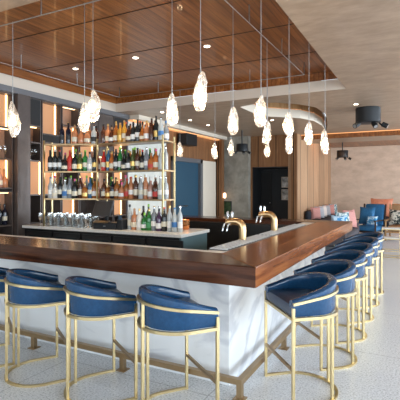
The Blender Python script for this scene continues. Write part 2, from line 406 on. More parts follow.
# brass beer taps on the inner ledge
def tap(loc, label, sc=1, rot=0):
    t = thing('beer_tap', label, 'beer tap', loc, rot)
    pts = [(0, 0, 0), (0, 0, .10)]
    for k in range(9):
        a = k/8*PI*.5; pts.append((-.075+.075*math.cos(a), 0, .135+.085*math.sin(a)))
    pts += [(-.13, 0, .222), (-.20, 0, .205)]
    MB().tube([Vector(p)*sc for p in pts], 0.043*sc, 12).build('column', TAPM, t, True)
    MB().lathe([(.05, 0), (.05, .012), (.035, .02)], n=16).build('base', BRASS, t, True)
    for dx in (-.19, -.135):
        MB().tube([(dx*sc, -.0, .20*sc), (dx*sc-.02, -.05*sc, .19*sc), (dx*sc-.035, -.065*sc, .11*sc)], .010*sc, 8).build('spout', CHROME, t, True)
        MB().lathe([(.006, 0), (.012, .03), (.015, .09), (.008, .105)], (dx*sc, 0, .225*sc), 8).build('tap_handle', CHROME, t, True)
tap((-1.72, 4.26, lz1), 'nearer curved brass beer tap with chrome handles', .92)
tap((-1.72, 5.35, lz1), 'farther curved brass beer tap with chrome handles', 1.0)

# ------------------------------------------------------------------ bar stools
def outline(t, w=.278, d=.47, grow=0):      # U of the barrel, t 0..1 from one arm end to the other
    s = (t-.5)*2
    straight = .20; L1 = straight; La = PI*.5*(.25+.25)/2*1.0; tot = L1+La
    q = abs(s)*tot; sg = 1 if s > 0 else -1
    if q > La: return Vector(((w+grow)*sg, -(tot-q)*1.0, 0))
    a = q/La*PI/2
    return Vector(((w+grow)*math.sin(a)*sg, -(straight)-(d-straight+grow)*math.cos(a), 0))
def make_stool(label):
    r = thing('bar_stool', label, 'bar stool', group='blue leather bar stools around the bar')
    N = 28
    def ztop(t): 
        c = math.sin(PI*t); return .775+.125*max(0, c)**1.1
    shell = MB(); rings = []
    for i in range(N+1):
        t = i/N; p = outline(t); q = outline(min(1, t+.01)); pp = outline(max(0, t-.01))
        tg = (q-pp).normalized(); nrm = Vector((tg.y, -tg.x, 0))
        if nrm.dot(p-Vector((0, -.2, 0))) < 0 and abs(nrm.dot(p-Vector((0, -.2, 0)))) > 1e-6: nrm = -nrm
        H = ztop(t); th = .030
        prof = [(-.012, .655), (-.006, .67), (0, H-.07), (.006, H-.04), (.004, H-.012), (-.012, H), (-.035, H+.002), (-.058, H-.010), (-.066, H-.035), (-.058, H-.06), (-.050, .69), (-.045, .655)]
        rings.append([(p.x+nrm.x*a, p.y+nrm.y*a, z) for a, z in prof])
    shell.loft(rings); shell.build('backrest', LEATH, r, True)
    seat = MB(); pl = [outline(i/N, grow=-.018) for i in range(N+1)]
    c = Vector((0, -.2, 0)); rr = []
    for sc, z in ((.90, .655), (.99, .66), (1.0, .68), (1.0, .715), (.97, .735), (.85, .745), (.5, .748), (.1, .75)):
        rr.append([(c.x+(p.x-c.x)*sc, c.y+(p.y-c.y)*sc, z) for p in pl])
    seat.loft(rr); seat.build('seat', LEATHD, r, True)
    # brass frame
    def band(zf, g, m=.0095, h=.0095):
        return MB().tube([(outline(i/N, grow=g).x, outline(i/N, grow=g).y, zf(i/N)) for i in range(N+1)], m, square=True, rz=h)
    band(lambda t: .752+.068*max(0, math.sin(PI*t))**1.1, .010).build('upper_band', BRASS, r)
    b2 = band(lambda t: .643, .006, .011, .011)
    b2.box(-.278, .278, -.010, .012, .634, .654); b2.build('lower_band', BRASS, r)
    legs = [(-.279, -.004, .722), (.279, -.004, .722), (.055, -.474, .818), (-.222, -.352, .64)]
    for x, y, h in legs:
        lx = x; MB().box(lx-.0105, lx+.0105, y-.0105, y+.0105, .0, h).build('leg', BRASS, r)
    MB().box(-.27, .27, -.014, .006, .262, .282).build('footrest', BRASSD, r)
    MB().tube([(outline(i/N, grow=.006).x, outline(i/N, grow=.006).y, .0085) for i in range(N+1)], .011, square=True, rz=.0085).build('base_ring', BRASS, r)
    return r
st = make_stool('blue leather bar stool with brass frame, leftmost one cut off by the photo edge')
A1 = math.radians(-33.5)
front = [((-1.485, 2.85), math.radians(-38), 'blue leather brass stool on the front side, nearest the bar corner'),
         ((-2.205, 2.85), A1, 'blue leather brass stool, second from the corner along the front side'),
         ((-2.90, 2.85), A1, 'blue leather brass stool, third from the corner along the front side')]
st.scale = (1, 1, 1.025); st.location = (-3.59, 2.85, 0); st.rotation_euler = (0, 0, A1)
for (x, y), a, lb in front: dup(st, (x, y, 0), a, lb)
A2 = math.radians(130)
names = ['large blue leather stool on the right side nearest the camera, seat fully visible', 'blue leather stool on the right side, second from the camera',
         'blue leather stool on the right side, third from the camera', 'blue leather stool on the right side, third from the far end',
         'blue leather stool on the right side, next to last at the far end', 'farthest blue leather stool at the far end of the right side']
RP = [(-1.038, 3.325), (-.995, 4.09), (-.99, 4.83), (-.99, 5.57), (-.99, 6.31), (-.99, 7.05)]
for (x, y), lb in zip(RP, names): dup(st, (x, y, 0), A2, lb)

# ------------------------------------------------------------------ pendants and rails
RZ = 3.42
def rod(pts, label):
    t = thing('pendant_rail', label, 'lighting rail', (pts[0][0], pts[0][1], RZ))
    b = Vector((pts[0][0], pts[0][1], 0))
    MB().tube([Vector((x, y, 0))-b for x, y in pts], .006, 6).build('rod', STEEL, t)
    for i in range(len(pts)-1):
        a, c = Vector((*pts[i], 0)), Vector((*pts[i+1], 0)); n = max(1, int((c-a).length/.9))
        for k in range(n+1):
            p = a+(c-a)*(k/n)-b; MB().tube([p, p+Vector((0, 0, HC+.32-RZ))], .008, 6).build('hanger', STEEL, t)
    return t
rod([(-5.35, 3.15), (-1.68, 3.15), (-1.68, 6.75), (-5.35, 6.75), (-5.35, 3.25)], 'thin metal rail loop under the walnut ceiling carrying glass pendants')
def crystal(seed, H, W):
    q = random.Random(seed); n = 7; rings = []
    prof = [(0.0, .35), (.09, .72), (.24, .97), (.42, 1.0), (.62, .86), (.78, .70), (.91, .48), (1, .22)]
    off = 0
    for k, (h, r) in enumerate(prof):
        rings.append([(W*r*(1+q.uniform(-.22, .22))*math.cos(2*PI*j/n+k*.25)+W*.25*math.sin(h*3+seed), W*r*(1+q.uniform(-.22, .22))*math.sin(2*PI*j/n+k*.25), h*H+(q.uniform(-.012, .012) if 0 < k < 7 else 0)) for j in range(n)])
    return MB().loft(rings)
def pendant(x, y, zb, ztop, label, seed):
    H = ztop-zb
    t = thing('pendant_lamp', label, 'pendant lamp', (x, y, zb), seed*1.3, 'glass crystal pendants above the bar')
    crystal(seed, H, .056*(H/.3)**.3).build('glass_shade', CRYST, t)
    MB().lathe([(.006, .30*H), (.02, .36*H), (.026, .48*H), (.02, .60*H), (.008, .68*H)], n=10).build('bulb', BULB, t, True)
    MB().lathe([(.009, .70*H), (.010, .86*H), (.005, H+.015)], n=8).build('socket', STEEL, t, True)
    top = RZ if -1.6 > x or x < -1.5 else HC+.32
    if x > -1.6 or y < 3.0: top = HC+.32
    MB().tube([(0, 0, H), (0, 0, top-zb+(.012 if top == RZ else 0))], .0035, 5).build('cable', STEEL, t)
    if top > RZ: MB().lathe([(.03, top-zb-.02), (.03, top-zb)], n=10).build('canopy', STEEL, t)
    light('pendant_glow', 'POINT', (x, y, zb+H*.45), 3.5, (1, .72, .42), size=.05).parent = None
def onY(px, Y): d = ray(px); t = Y/d[1]; return d[0]*t, Y, t
def onX(px, X): d = ray(px); t = X/d[0]; return X, d[1]*t, t
PEN = [(12.8, 'Y', 3.15, 102, 137, 'leftmost glass crystal pendant, hanging before the dark cabinet pillar'),
       (84.5, 'Y', 3.15, 103, 132, 'lower of two crystal pendants close together before the bottle shelves'),
       (93, 'Y', 3.15, 90, 122, 'higher of two crystal pendants close together before the bottle shelves'),
       (172, 'Y', 3.15, 94, 126, 'crystal pendant hanging just above the right end of the bottle shelves'),
       (200.5, 'Y', 2.90, 72, 111, 'biggest and highest crystal pendant near the middle of the photo'),
       (233, 'X', -1.68, 107, 135, 'crystal pendant hanging alone right of the biggest pendant'),
       (261, 'X', -1.19, 96, 127, 'tall crystal pendant above a slightly lower one, before the black niche'),
       (267, 'X', -1.68, 121, 144, 'middle crystal pendant of three clustered before the slatted wall'),
       (289, 'X', -1.19, 112, 136, 'upper crystal pendant of the pair in line with framed photos'),
       (290, 'X', -1.68, 130, 154, 'lower crystal pendant of the pair in line with framed photos'),
       (309, 'X', -1.19, 122, 145, 'crystal pendant before the oak panelling, second from the right'),
       (325, 'X', -1.19, 130, 154, 'rightmost crystal pendant at the end of the bar'),
       (267.5, 'Y', 6.75, 143, 157, 'small far crystal pendant, lowest in front of the black niche'),
       (180, 'Y', 6.75, 142, 157, 'small far crystal pendant in front of the blue door'),
       (215, 'Y', 6.75, 143, 159, 'small far crystal pendant beside the wooden post'),
       (231, 'Y', 6.75, 139, 156, 'small far crystal pendant in front of the grey textured wall')]
for i, (px, ax, c, yt, yb, lb) in enumerate(PEN):
    x, y, t = onY(px, c) if ax == 'Y' else onX(px, c)
    pendant(x, y, EYE+(HOR-yb)*t/F, EYE+(HOR-yt)*t/F, lb, i+1)

# downlights
def downlight(px, py, z, lb, power=12):
    p = at(px, py, z)
    t = thing('downlight', lb, 'ceiling light', (p.x, p.y, z))
    MB().lathe([(.055, -.006), (.055, 0)], n=16).build('trim_ring', CREAM, t)
    MB().lathe([(.038, -.009), (.038, -.006)], n=16).build('lens', DOWN, t)
    light('downlight_beam', 'SPOT', (p.x, p.y, z-.03), power, (1, .78, .52), size=.04, spot=1.7)
WZ = HC+.32
downlight(75.5, 68.5, WZ, 'round downlight in the walnut ceiling, left one of three', 60)
downlight(135.5, 57.5, WZ, 'round downlight in the walnut ceiling, middle one of three', 60)
downlight(207, 46, WZ, 'round downlight in the walnut ceiling, right one of three', 60)
downlight(356, 104, HC, 'round downlight in the plaster ceiling beside the large black spot cluster', 25)
downlight(162, 112, HC, 'round downlight in the plaster ceiling just above the bottle shelf end', 20)
downlight(190, 120, HC, 'round downlight in the plaster ceiling above the blue door, nearer', 20)
downlight(208, 125, HC, 'round downlight in the plaster ceiling above the blue door, farther', 20)
downlight(272, 120, HC, 'round downlight in the plaster ceiling before the curved coffer', 20)
for y, x in ((4.7, -5.0), (6.0, -4.4), (5.2, -2.6), (3.6, -4.6)):
    pass

# black spot clusters
def spots(px, py, z, D, lb, heads=3):
    p = at(px, py, z); t = thing('spotlight_cluster', lb, 'spotlight', (p.x, p.y, z), YAW)
    r = D/2; H = D*.62
    if z < HC-.05: MB().tube([(0, 0, -.02), (0, 0, HC-z)], .018, 8).build('stem', BLACKM, t)
    MB().lathe([(r*.96, 0), (r, -.01), (r, -H), (r*.92, -H-.01), (r*.3, -H-.01)], n=28).build('housing', BLACKM, t, True)
    for k, (dx, dy, tx) in enumerate([(-.80, -.45, -.9), (.15, -.7, .1), (.80, -.35, .9)][:heads]):
        a = Vector((dx*r, dy*r, -H-.03*D)); 
        MB().tube([a, a+Vector((tx*.09*D, -.04*D, -.10*D))], .03*D, 8).build('bracket', BLACKM, t)
        b = a+Vector((tx*.20*D, -.08*D, -.10*D)); d = Vector((tx, -.5, -.55)).normalized()
        h = MB().tube([b-d*.10*D, b+d*.02*D, b+d*.14*D], .105*D, 14).build('spot_head', BLACKM, t, True)
        MB().tube([b+d*.14*D, b+d*.145*D], .08*D, 12).build('lens', STEEL, h)
spots(368, 108, HC, .50, 'large black round spotlight cluster on the plaster ceiling at right')
spots(342.5, 150.5, 2.98, .40, 'small far black spotlight cluster near the beige wall')
spots(242, 144, 2.90, .34, 'small black spotlight cluster before the grey textured wall')

# ------------------------------------------------------------------ back counter
CX0, CX1, CY0, CY1, CZ = -5.975, -2.88, 4.95, 5.80, 1.0
bc = thing('back_counter', 'white topped back counter with black cabinets under the bottle shelves', 'counter', ((CX0+CX1)/2, CY0, 0))
hw = (CX1-CX0)/2
MB().box(-hw, hw, 0, CY1-CY0, CZ-.045, CZ).build('counter_top', CORIAN, bc, bev=.004)
MB().box(-hw, hw-.06, .06, CY1-CY0-.03, 0.08, CZ-.045).build('cabinet_body', BLACK, bc)
MB().box(hw-.06, hw-.03, .05, CY1-CY0-.03, 0.0, CZ-.045).build('end_panel', TEAL, bc)
for k in range(5):
    a = -hw+.08+k*.61
    dd = MB().box(a, a+.57, .035, .06, .14, CZ-.09).build('fridge_door', BLACK, bc)
    MB().box(a+.06, a+.51, .031, .035, .20, CZ-.16).build('door_glass', mat('dark fridge glass', (.02, .03, .035), .08), dd)
    MB().tube([(a+.04, .015, .35), (a+.04, .015, .8)], .007, 6).build('door_handle', STEEL, dd)

# ------------------------------------------------------------------ lit cabinets on the left wall
XF = -6.08
DOORB = mat('matt black door', (.012, .012, .013), .6)
MIRR = mat('smoked mirror', (.42, .36, .33), .12, .9)
COPP = mottled('copper tinted panel', (.34, .18, .11), (.46, .26, .17), 3, .4, .2)
def unit(y0, y1, label, cells, depth=.32, base=0.0):
    t = thing('wall_cabinet', label, 'cabinet', (XF, y0, 0))
    W = y1-y0; b = .018
    c = MB().box(-depth, 0, 0, b, base, 3.2).box(-depth, 0, W-b, W, base, 3.2).box(-depth, -depth+.01, b, W-b, base, 3.2)
    for z0, z1, kind in cells: c.box(-depth+.01, 0, b, W-b, z0-.012, z0+.012)
    c.box(-depth+.01, 0, b, W-b, 3.18, 3.2); c.build('carcass', BRONZE, t)
    for z0, z1, kind in cells:
        z0 += .013; z1 -= .013
        if kind == 'door':
            MB().box(-.02, .004, b+.004, W-b-.004, z0, z1).build('door', DOORB, t)
        elif kind == 'bronze':
            MB().box(-.02, .004, b+.004, W-b-.004, z0, z1).build('door', BRONZE, t)
        elif kind == 'glow':
            MB().box(-.15, -.14, b+.002, W-b-.002, z0, z1).build('backlit_panel', AMBER, t)
            MB().box(-.14, -.125, W-b-.022, W-b-.001, z0, z1).build('light_strip', LED, t)
        elif kind == 'glowflush':
            MB().box(-.03, -.004, b+.002, W-b-.03, z0, z1).build('backlit_panel', AMBER, t)
            MB().box(-.03, -.002, W-b-.028, W-b-.001, z0, z1).build('light_strip', LED, t)
        elif kind == 'mirror':
            MB().box(-depth+.012, -depth+.02, b+.002, W-b-.002, z0, z1).build('mirror', MIRR, t)
        elif kind == 'copper':
            MB().box(-.20, -.19, b+.002, W-b-.002, z0, z1).build('copper_panel', COPP, t)
            MB().box(-.10, -.07, b+.02, W-b-.02, z1-.012, z1-.002).build('light_strip', LED, t)
    return t
unit(3.95, 4.40, 'wall cabinet bay at the left photo edge', [(1.0, 1.5, 'copper'), (1.5, 2.0, 'glow'), (2.0, 2.35, 'mirror'), (2.35, 2.72, 'copper'), (2.72, 3.2, 'glow')])
unit(4.40, 4.86, 'lit wall cabinet bay directly left of the dark pillar', [(1.0, 1.56, 'copper'), (1.56, 1.62, 'mirror'), (1.62, 2.1, 'glow'), (2.1, 2.62, 'copper'), (2.62, 3.2, 'glow')])
pil = MB().box(-6.38, -5.99, 4.88, 5.14, .0, 3.2); tag(pil.build('cabinet_pillar', BRONZE, None, bev=.004), 'dark bronze pillar standing between the lit wall cabinets', 'pillar')
unit(5.16, 5.45, 'narrow wall cabinet just right of the dark pillar with black upper door', [(1.0, 1.50, 'mirror'), (1.50, 2.10, 'glowflush'), (2.10, 2.42, 'mirror'), (2.42, 2.72, 'copper'), (2.72, 3.2, 'door')])
unit(5.47, 5.93, 'wall cabinet with tall amber lit niche right of the black door', [(1.0, 1.5, 'mirror'), (1.5, 2.45, 'glow'), (2.45, 2.60, 'door'), (2.60, 3.2, 'glow')])
unit(5.95, 6.40, 'bronze wall cabinet behind the left shelf bay', [(1.0, 1.55, 'glow'), (1.55, 2.0, 'mirror'), (2.0, 2.45, 'glow'), (2.45, 2.82, 'glow'), (2.82, 3.2, 'copper')])
unit(6.42, 6.95, 'wall cabinet with amber niches behind the brass middle post', [(1.0, 1.55, 'mirror'), (1.55, 2.1, 'glow'), (2.1, 2.7, 'glow'), (2.7, 3.2, 'bronze')])
unit(6.97, 7.45, 'dark wall cabinet with mirror behind the right shelf bay', [(1.0, 1.6, 'mirror'), (1.6, 2.3, 'copper'), (2.3, 3.2, 'bronze')])
unit(7.47, 7.92, 'last wall cabinet with amber niche before the pale wall', [(1.0, 1.7, 'glow'), (1.7, 2.4, 'glow'), (2.4, 2.75, 'glow'), (2.75, 3.2, 'door')])
struct('trim_14', MB().box(-6.42, -6.02, 3.0, 7.96, 3.2, HC), GREYB)
struct('trim_15', MB().box(-6.42, -6.06, 7.93, 7.97, 0, 3.2), GREYB)
for y in (4.2, 4.65, 5.7, 6.7, 7.7):
    light('cabinet_glow', 'POINT', (-6.0, y, 2.0), 1.5, (1, .6, .28), size=.15)

# ------------------------------------------------------------------ brass bottle shelves
P0, P1, P2, P3 = Vector((-5.50, 4.99)), Vector((-4.70, 5.36)), Vector((-3.44, 5.36)), Vector((-3.44, 5.69))
P1b = Vector((-4.78, 5.69)); dn = (P1-P0).normalized(); nn = Vector((-dn.y, dn.x)); P0b = P0+nn*.32
LEV = [1.455, 1.90, 2.345]
sh = thing('bottle_shelf', 'open brass shelving with wooden boards, angled at the middle, on the back counter', 'shelf', (P1.x, P1.y, CZ))
def l2(p): return (p.x-P1.x, p.y-P1.y)
def post(p, zt):
    x, y = l2(p); MB().box(x-.012, x+.012, y-.012, y+.012, 0, zt-CZ).build('post', BRASS, sh)
for p, zt in ((P0, 2.40), (P1, 2.42), (P2, 2.42), (P3, 2.42), (P0b, 2.40), (P1b, 2.42)): post(p, zt)
SHW = wood('warm shelf board', 'x', (.12, .05, .015), (.20, .085, .025), (.28, .13, .045), .35, .2)
for z in LEV:
    MB().prism([l2(P0), l2(P1), l2(P1b), l2(P0b)], z-.02-CZ, z-CZ).build('shelf_board', SHW, sh)
    MB().prism([l2(P1), l2(P2), l2(P3), l2(P1b)], z-.02-CZ, z-CZ).build('shelf_board', SHW, sh)
    MB().tube([(*l2(P0), z-.012-CZ), (*l2(P1), z-.012-CZ), (*l2(P2), z-.012-CZ), (*l2(P3), z-.012-CZ)], .010, square=True, rz=.012).build('edge_rail', BRASSD, sh)

# bottles
GC = {
 'amber': (.45, .15, .03), 'gold': (.75, .40, .06), 'brown': (.12, .04, .02), 'dark': (.015, .018, .02), 'black': (.008, .010, .022), 'green': (.03, .25, .05),
 'olive': (.10, .13, .03), 'clear': (.62, .66, .66), 'blue': (.05, .16, .30), 'red': (.55, .03, .02), 'orange': (.72, .22, .05), 'pink': (.62, .34, .26), 'yellow': (.8, .6, .12), 'copper': (.50, .20, .09), 'purple': (.10, .05, .12), 'white': (.70, .68, .62), 'grey': (.30, .33, .36)}
GM = {}
for k_, c_ in GC.items():
    tr = .0 if k_ in ('dark', 'black', 'white', 'copper', 'red') else .35
    GM[k_] = mat(k_+' bottle glass', c_, .10, trans=tr, coat=.2)
LM = {'cream': mat('cream paper label', (.72, .66, .52), .6), 'white': mat('white paper label', (.80, .79, .76), .6), 'black': mat('black paper label', (.03, .03, .03), .5),
      'red': mat('red paper label', (.5, .04, .03), .5), 'gold': mat('gold foil label', (.7, .48, .16), .35, .7), 'blue': mat('blue paper label', (.04, .16, .4), .5), 'green': mat('green paper label', (.06, .28, .10), .5)}
CM = {'black': BLACK, 'gold': mat('gold cap', (.75, .52, .2), .3, .8), 'red': LM['red'], 'white': LM['white'], 'green': mat('lime green cap', (.25, .55, .06), .4), 'silver': CHROME, 'blue': LM['blue'], 'pink': mat('pink cap', (.75, .12, .28), .4), 'wood': mat('cork stopper', (.35, .2, .1), .7)}
SHP = {
 'wine': ([(.0, .002), (.034, 0), (.037, .01), (.037, .17), (.032, .195), (.015, .225), (.0135, .285)], .285, .30, .06, .145, .0378),
 'whisky': ([(.0, .002), (.038, 0), (.041, .008), (.042, .15), (.036, .175), (.016, .20), (.0145, .245)], .245, .275, .035, .125, .0428),
 'squat': ([(.0, .002), (.044, 0), (.048, .01), (.048, .11), (.038, .14), (.017, .16), (.016, .19)], .19, .225, .03, .095, .0488),
 'slim': ([(.0, .002), (.030, 0), (.032, .008), (.032, .20), (.026, .225), (.013, .25), (.0125, .30)], .30, .325, .05, .16, .0328),
 'decanter': ([(.0, .002), (.036, 0), (.046, .02), (.047, .09), (.030, .135), (.015, .165), (.014, .225)], .225, .265, .03, .085, .0485)}
for k_ in SHP:
    p_, a_, b_, c_, d_, e_ = SHP[k_]; kx, kz = 1.16, 1.16
    SHP[k_] = ([(x*kx, z*kz) for x, z in p_], a_*kz, b_*kz, c_*kz, c_*kz+(d_-c_)*kz*.72, e_*kx)
PROTO = {}
def bottle(shape, g, lab, cap, loc, label, group):
    key = (shape, g, lab, cap)
    if key in PROTO:
        return dup(PROTO[key], loc, R.uniform(-.3, .3), label, group)
    prof, zn, zt, l0, l1_, lr = SHP[shape]
    o = MB().lathe(prof, n=12).build('bottle', GM[g], None, True); tag(o, label, 'bottle', group); o.location = loc
    MB().lathe([(.0155, zn-.012), (.0165, zn), (.0165, zt-.004), (.013, zt)], n=10).build('cap', CM[cap], o, True)
    if lab: MB().lathe([(lr-.001, l0), (lr, l0), (lr, l1_), (lr-.001, l1_)], n=12, cap=False).build('paper_label', LM[lab], o, True)
    PROTO[key] = o; return o
SH = list(SHP)
def row(a, b, items, z, where, group, gap=True):
    # a, b: world ends of the row; items: list of (shape, glass, label, cap)
    n = len(items)
    for i, it in enumerate(items):
        p = a+(b-a)*((i+.5)/n)
        s, g, lab, cap = it
        q = Vector((p.x+R.uniform(-.004, .004), p.y+R.uniform(-.006, .006), z))
        lb = '%s %s bottle on %s, %s from left' % (g, {'wine': 'round shouldered', 'whisky': 'broad', 'squat': 'squat', 'slim': 'tall slim', 'decanter': 'decanter shaped'}[s], where, ORD[i])
        bottle(s, g, lab, cap, q, lb, group)
def P(s): # "w:dark:white:black ..." compact list
    d = {'w': 'wine', 'k': 'whisky', 'q': 'squat', 's': 'slim', 'd': 'decanter'}
    out = []
    for tok in s.split():
        a = tok.split(':'); out.append((d[a[0]], a[1], a[2] if a[2] != '-' else None, a[3]))
    return out
def offs(p, d): return Vector((p.x+d.x, p.y+d.y))
lf = lambda k, u0, u1: (P0+dn*u0+nn*k, P0+dn*u1+nn*k)
rf = lambda k, u0, u1: (Vector((P1.x+u0, P1.y+k)), Vector((P1.x+u1, P1.y+k)))
a, b = lf(.075, .22, .86); row(a, b, P('w:black:black:black w:black:black:black k:copper:cream:wood d:copper:-:wood q:copper:cream:gold k:clear:black:silver'), LEV[2], 'front of top shelf in left bay', 'bottles on the top shelf')
a, b = lf(.22, .26, .86); row(a, b, P('s:copper:gold:gold k:gold:-:wood d:amber:-:gold w:copper:cream:gold k:brown:-:black'), LEV[2], 'back of top shelf in left bay', 'bottles on the top shelf')
a, b = rf(.075, .03, 1.22); row(a, b, P('k:brown:-:black k:copper:cream:gold q:brown:white:wood k:amber:cream:gold k:gold:gold:wood w:gold:cream:wood q:brown:cream:black k:dark:white:black w:dark:white:black d:amber:cream:black k:copper:white:gold w:brown:-:black s:dark:gold:black w:clear:blue:silver'), LEV[2], 'front of top shelf in right bay', 'bottles on the top shelf')
a, b = rf(.225, .06, 1.22); row(a, b, P('k:amber:-:black s:copper:-:gold d:amber:-:wood w:brown:gold:red k:amber:white:black q:gold:-:gold w:dark:red:red k:brown:cream:white d:grey:-:black s:brown:-:white k:amber:black:black k:grey:white:blue'), LEV[2], 'back of top shelf in right bay', 'bottles on the top shelf')
a, b = lf(.075, .03, .86); row(a, b, P('w:dark:white:black w:dark:white:white w:dark:white:red q:dark:cream:black w:red:red:red k:dark:cream:gold k:olive:yellow:gold'.replace('yellow', 'gold')+' w:green:cream:green k:clear:white:black w:dark:gold:black'), LEV[1], 'front of middle shelf in left bay', 'bottles on the middle shelf')
a, b = lf(.22, .05, .86); row(a, b, P('s:clear:-:white w:clear:-:silver k:pink:white:pink w:olive:cream:green s:green:-:green k:clear:white:white q:pink:-:white w:pink:cream:white k:brown:cream:gold'), LEV[1], 'back of middle shelf in left bay', 'bottles on the middle shelf')
a, b = rf(.075, .03, 1.22); row(a, b, P('w:red:cream:gold s:blue:gold:gold k:orange:cream:gold w:dark:white:black s:green:white:green q:dark:cream:black k:dark:white:gold w:olive:gold:green w:brown:cream:black k:dark:cream:red w:grey:white:silver q:orange:red:wood k:orange:cream:pink w:clear:-:white'), LEV[1], 'front of middle shelf in right bay', 'bottles on the middle shelf')
a, b = rf(.225, .06, 1.22); row(a, b, P('k:orange:-:gold w:amber:white:red s:clear:white:silver w:green:gold:green k:orange:gold:gold s:olive:-:green w:gold:cream:gold k:clear:white:white w:green:white:green w:olive:cream:gold k:amber:-:black s:clear:-:silver'), LEV[1], 'back of middle shelf in right bay', 'bottles on the middle shelf')
a, b = lf(.075, .03, .86); row(a, b, P('w:clear:white:blue q:white:cream:silver w:dark:cream:black k:clear:blue:silver w:grey:cream:black k:dark:cream:pink s:brown:cream:gold q:amber:gold:gold w:blue:cream:black k:amber:white:black'), LEV[0], 'front of bottom shelf in left bay', 'bottles on the bottom shelf')
a, b = lf(.22, .05, .86); row(a, b, P('s:white:white:pink w:green:-:black w:dark:green:green s:clear:-:green k:olive:-:green w:pink:white:pink s:clear:white:green w:olive:white:green s:orange:-:gold'), LEV[0], 'back of bottom shelf in left bay', 'bottles on the bottom shelf')
a, b = rf(.075, .03, 1.22); row(a, b, P('k:brown:cream:black q:amber:gold:black k:black:cream:gold k:amber:cream:gold q:copper:white:pink k:amber:red:red w:copper:white:red s:brown:cream:gold w:clear:cream:silver s:copper:cream:white k:pink:white:white k:brown:red:black w:clear:white:silver'), LEV[0], 'front of bottom shelf in right bay', 'bottles on the bottom shelf')
a, b = rf(.225, .06, 1.22); row(a, b, P('w:green:cream:green w:olive:-:black k:brown:gold:pink s:clear:-:pink w:copper:-:red s:dark:-:green w:brown:cream:gold s:copper:-:gold w:clear:-:white s:pink:white:white w:brown:-:silver w:clear:white:silver'), LEV[0], 'back of bottom shelf in right bay', 'bottles on the bottom shelf')
# bottles standing on the white counter
a, b = Vector((-3.98, 5.22)), Vector((-3.02, 5.22))
row(a, b, P('s:clear:cream:black k:copper:cream:wood k:white:white:gold q:green:white:green k:green:green:gold w:grey:white:silver k:purple:white:black w:dark:cream:red s:clear:white:yellow'.replace('yellow', 'gold')+' w:clear:blue:blue s:clear:white:silver'), CZ, 'white counter in front', 'bottles on the white counter')
a, b = Vector((-3.90, 5.46)), Vector((-3.52, 5.46))
row(a, b, P('w:dark:gold:black s:olive:-:green w:brown:cream:gold w:clear:white:silver'), CZ, 'white counter behind', 'bottles on the white counter')
# copper shaker
cs = thing('cocktail_shaker', 'dimpled copper cup at the right end of the white counter', 'cup', (-3.18, 5.60, CZ))
MB().lathe([(.044, 0), (.050, .01), (.058, .05), (.062, .145), (.056, .148), (.046, .02), (.01, .015)], n=12).build('cup', COPPER, cs)
MB().lathe([(.058, .055), (.063, .06), (.059, .065)], n=12, cap=False).build('rim_band', COPPER, cs)

# bottles and glasses in the cabinets left of the pillar
def cab_row(y0, y1, n, z, items, where):
    for i in range(n):
        y = y0+(y1-y0)*(i+.5)/n; s, g, lab, cap = items[i % len(items)]
        bottle(s, g, lab, cap, Vector((-6.19, y, z+.0125)), '%s bottle in %s, %s counting away from camera' % (g, where, ORD[i]), 'bottles in the wall cabinets')
cab_row(4.44, 4.83, 4, 1.62, P('k:copper:cream:wood d:copper:-:gold k:pink:cream:wood d:copper:-:wood'), 'lit niche left of pillar')
cab_row(4.44, 4.83, 4, 1.0, P('w:dark:cream:black w:dark:white:black w:dark:-:black w:black:cream:black'), 'lower niche left of pillar')
cab_row(4.0, 4.38, 3, 1.0, P('w:dark:cream:gold w:brown:white:black w:dark:white:black'), 'lower niche at the left photo edge')
GP = [(.032, 0), (.032, .004), (.004, .008), (.004, .085), (.032, .12), (.040, .16), (.033, .215)]
TP = [(.028, 0), (.031, .003), (.036, .15), (.0345, .15), (.030, .008), (.001, .007)]
def glassware(shape, locs, label, group):
    pr = None
    for x, y, z in locs:
        if pr is None:
            pr = MB().lathe(shape, n=12, cap=False).build('wine_glass' if shape is GP else 'tumbler', GLASS, None, True)
            tag(pr, label, 'glass', group); pr.location = (x, y, z)
        else:
            c = pr.copy(); COL.objects.link(c); c.location = (x, y, z)
FROST = thin_glass('bright glass', (.93, .96, .97), refl=.42, rough=.12)
glassware(GP, [(-6.18, 4.48+.10*k, 2.113) for k in range(4)], 'clear stemmed glass in the upper niche left of the dark pillar', 'glasses in the niche left of the pillar')
glassware(GP, [(-6.18, 5.21+.095*k, 2.113) for k in range(3)], 'clear stemmed glass in the niche right of the dark pillar', 'glasses in the niche right of the pillar')
loc = []
for j in range(4):
    for i in range(13): loc.append((-5.62+i*.082+j*.03, 5.02+j*.085-.0*i, CZ))
GLASS_save = GLASS; GLASS = FROST
loc = [(x, y, z) for x, y, z in loc if (Vector((x, y))-P0).length > .06 and (Vector((x, y))-P0b).length > .06 and (Vector((x, y))-P1).length > .06 and x < -4.55]
glassware(GP, loc[0::2], 'clear stemmed glass among the rows on the white counter left of the till', 'stemmed glasses on the white counter')
glassware(TP, loc[1::2], 'clear tumbler among the rows on the white counter left of the till', 'tumblers on the white counter')


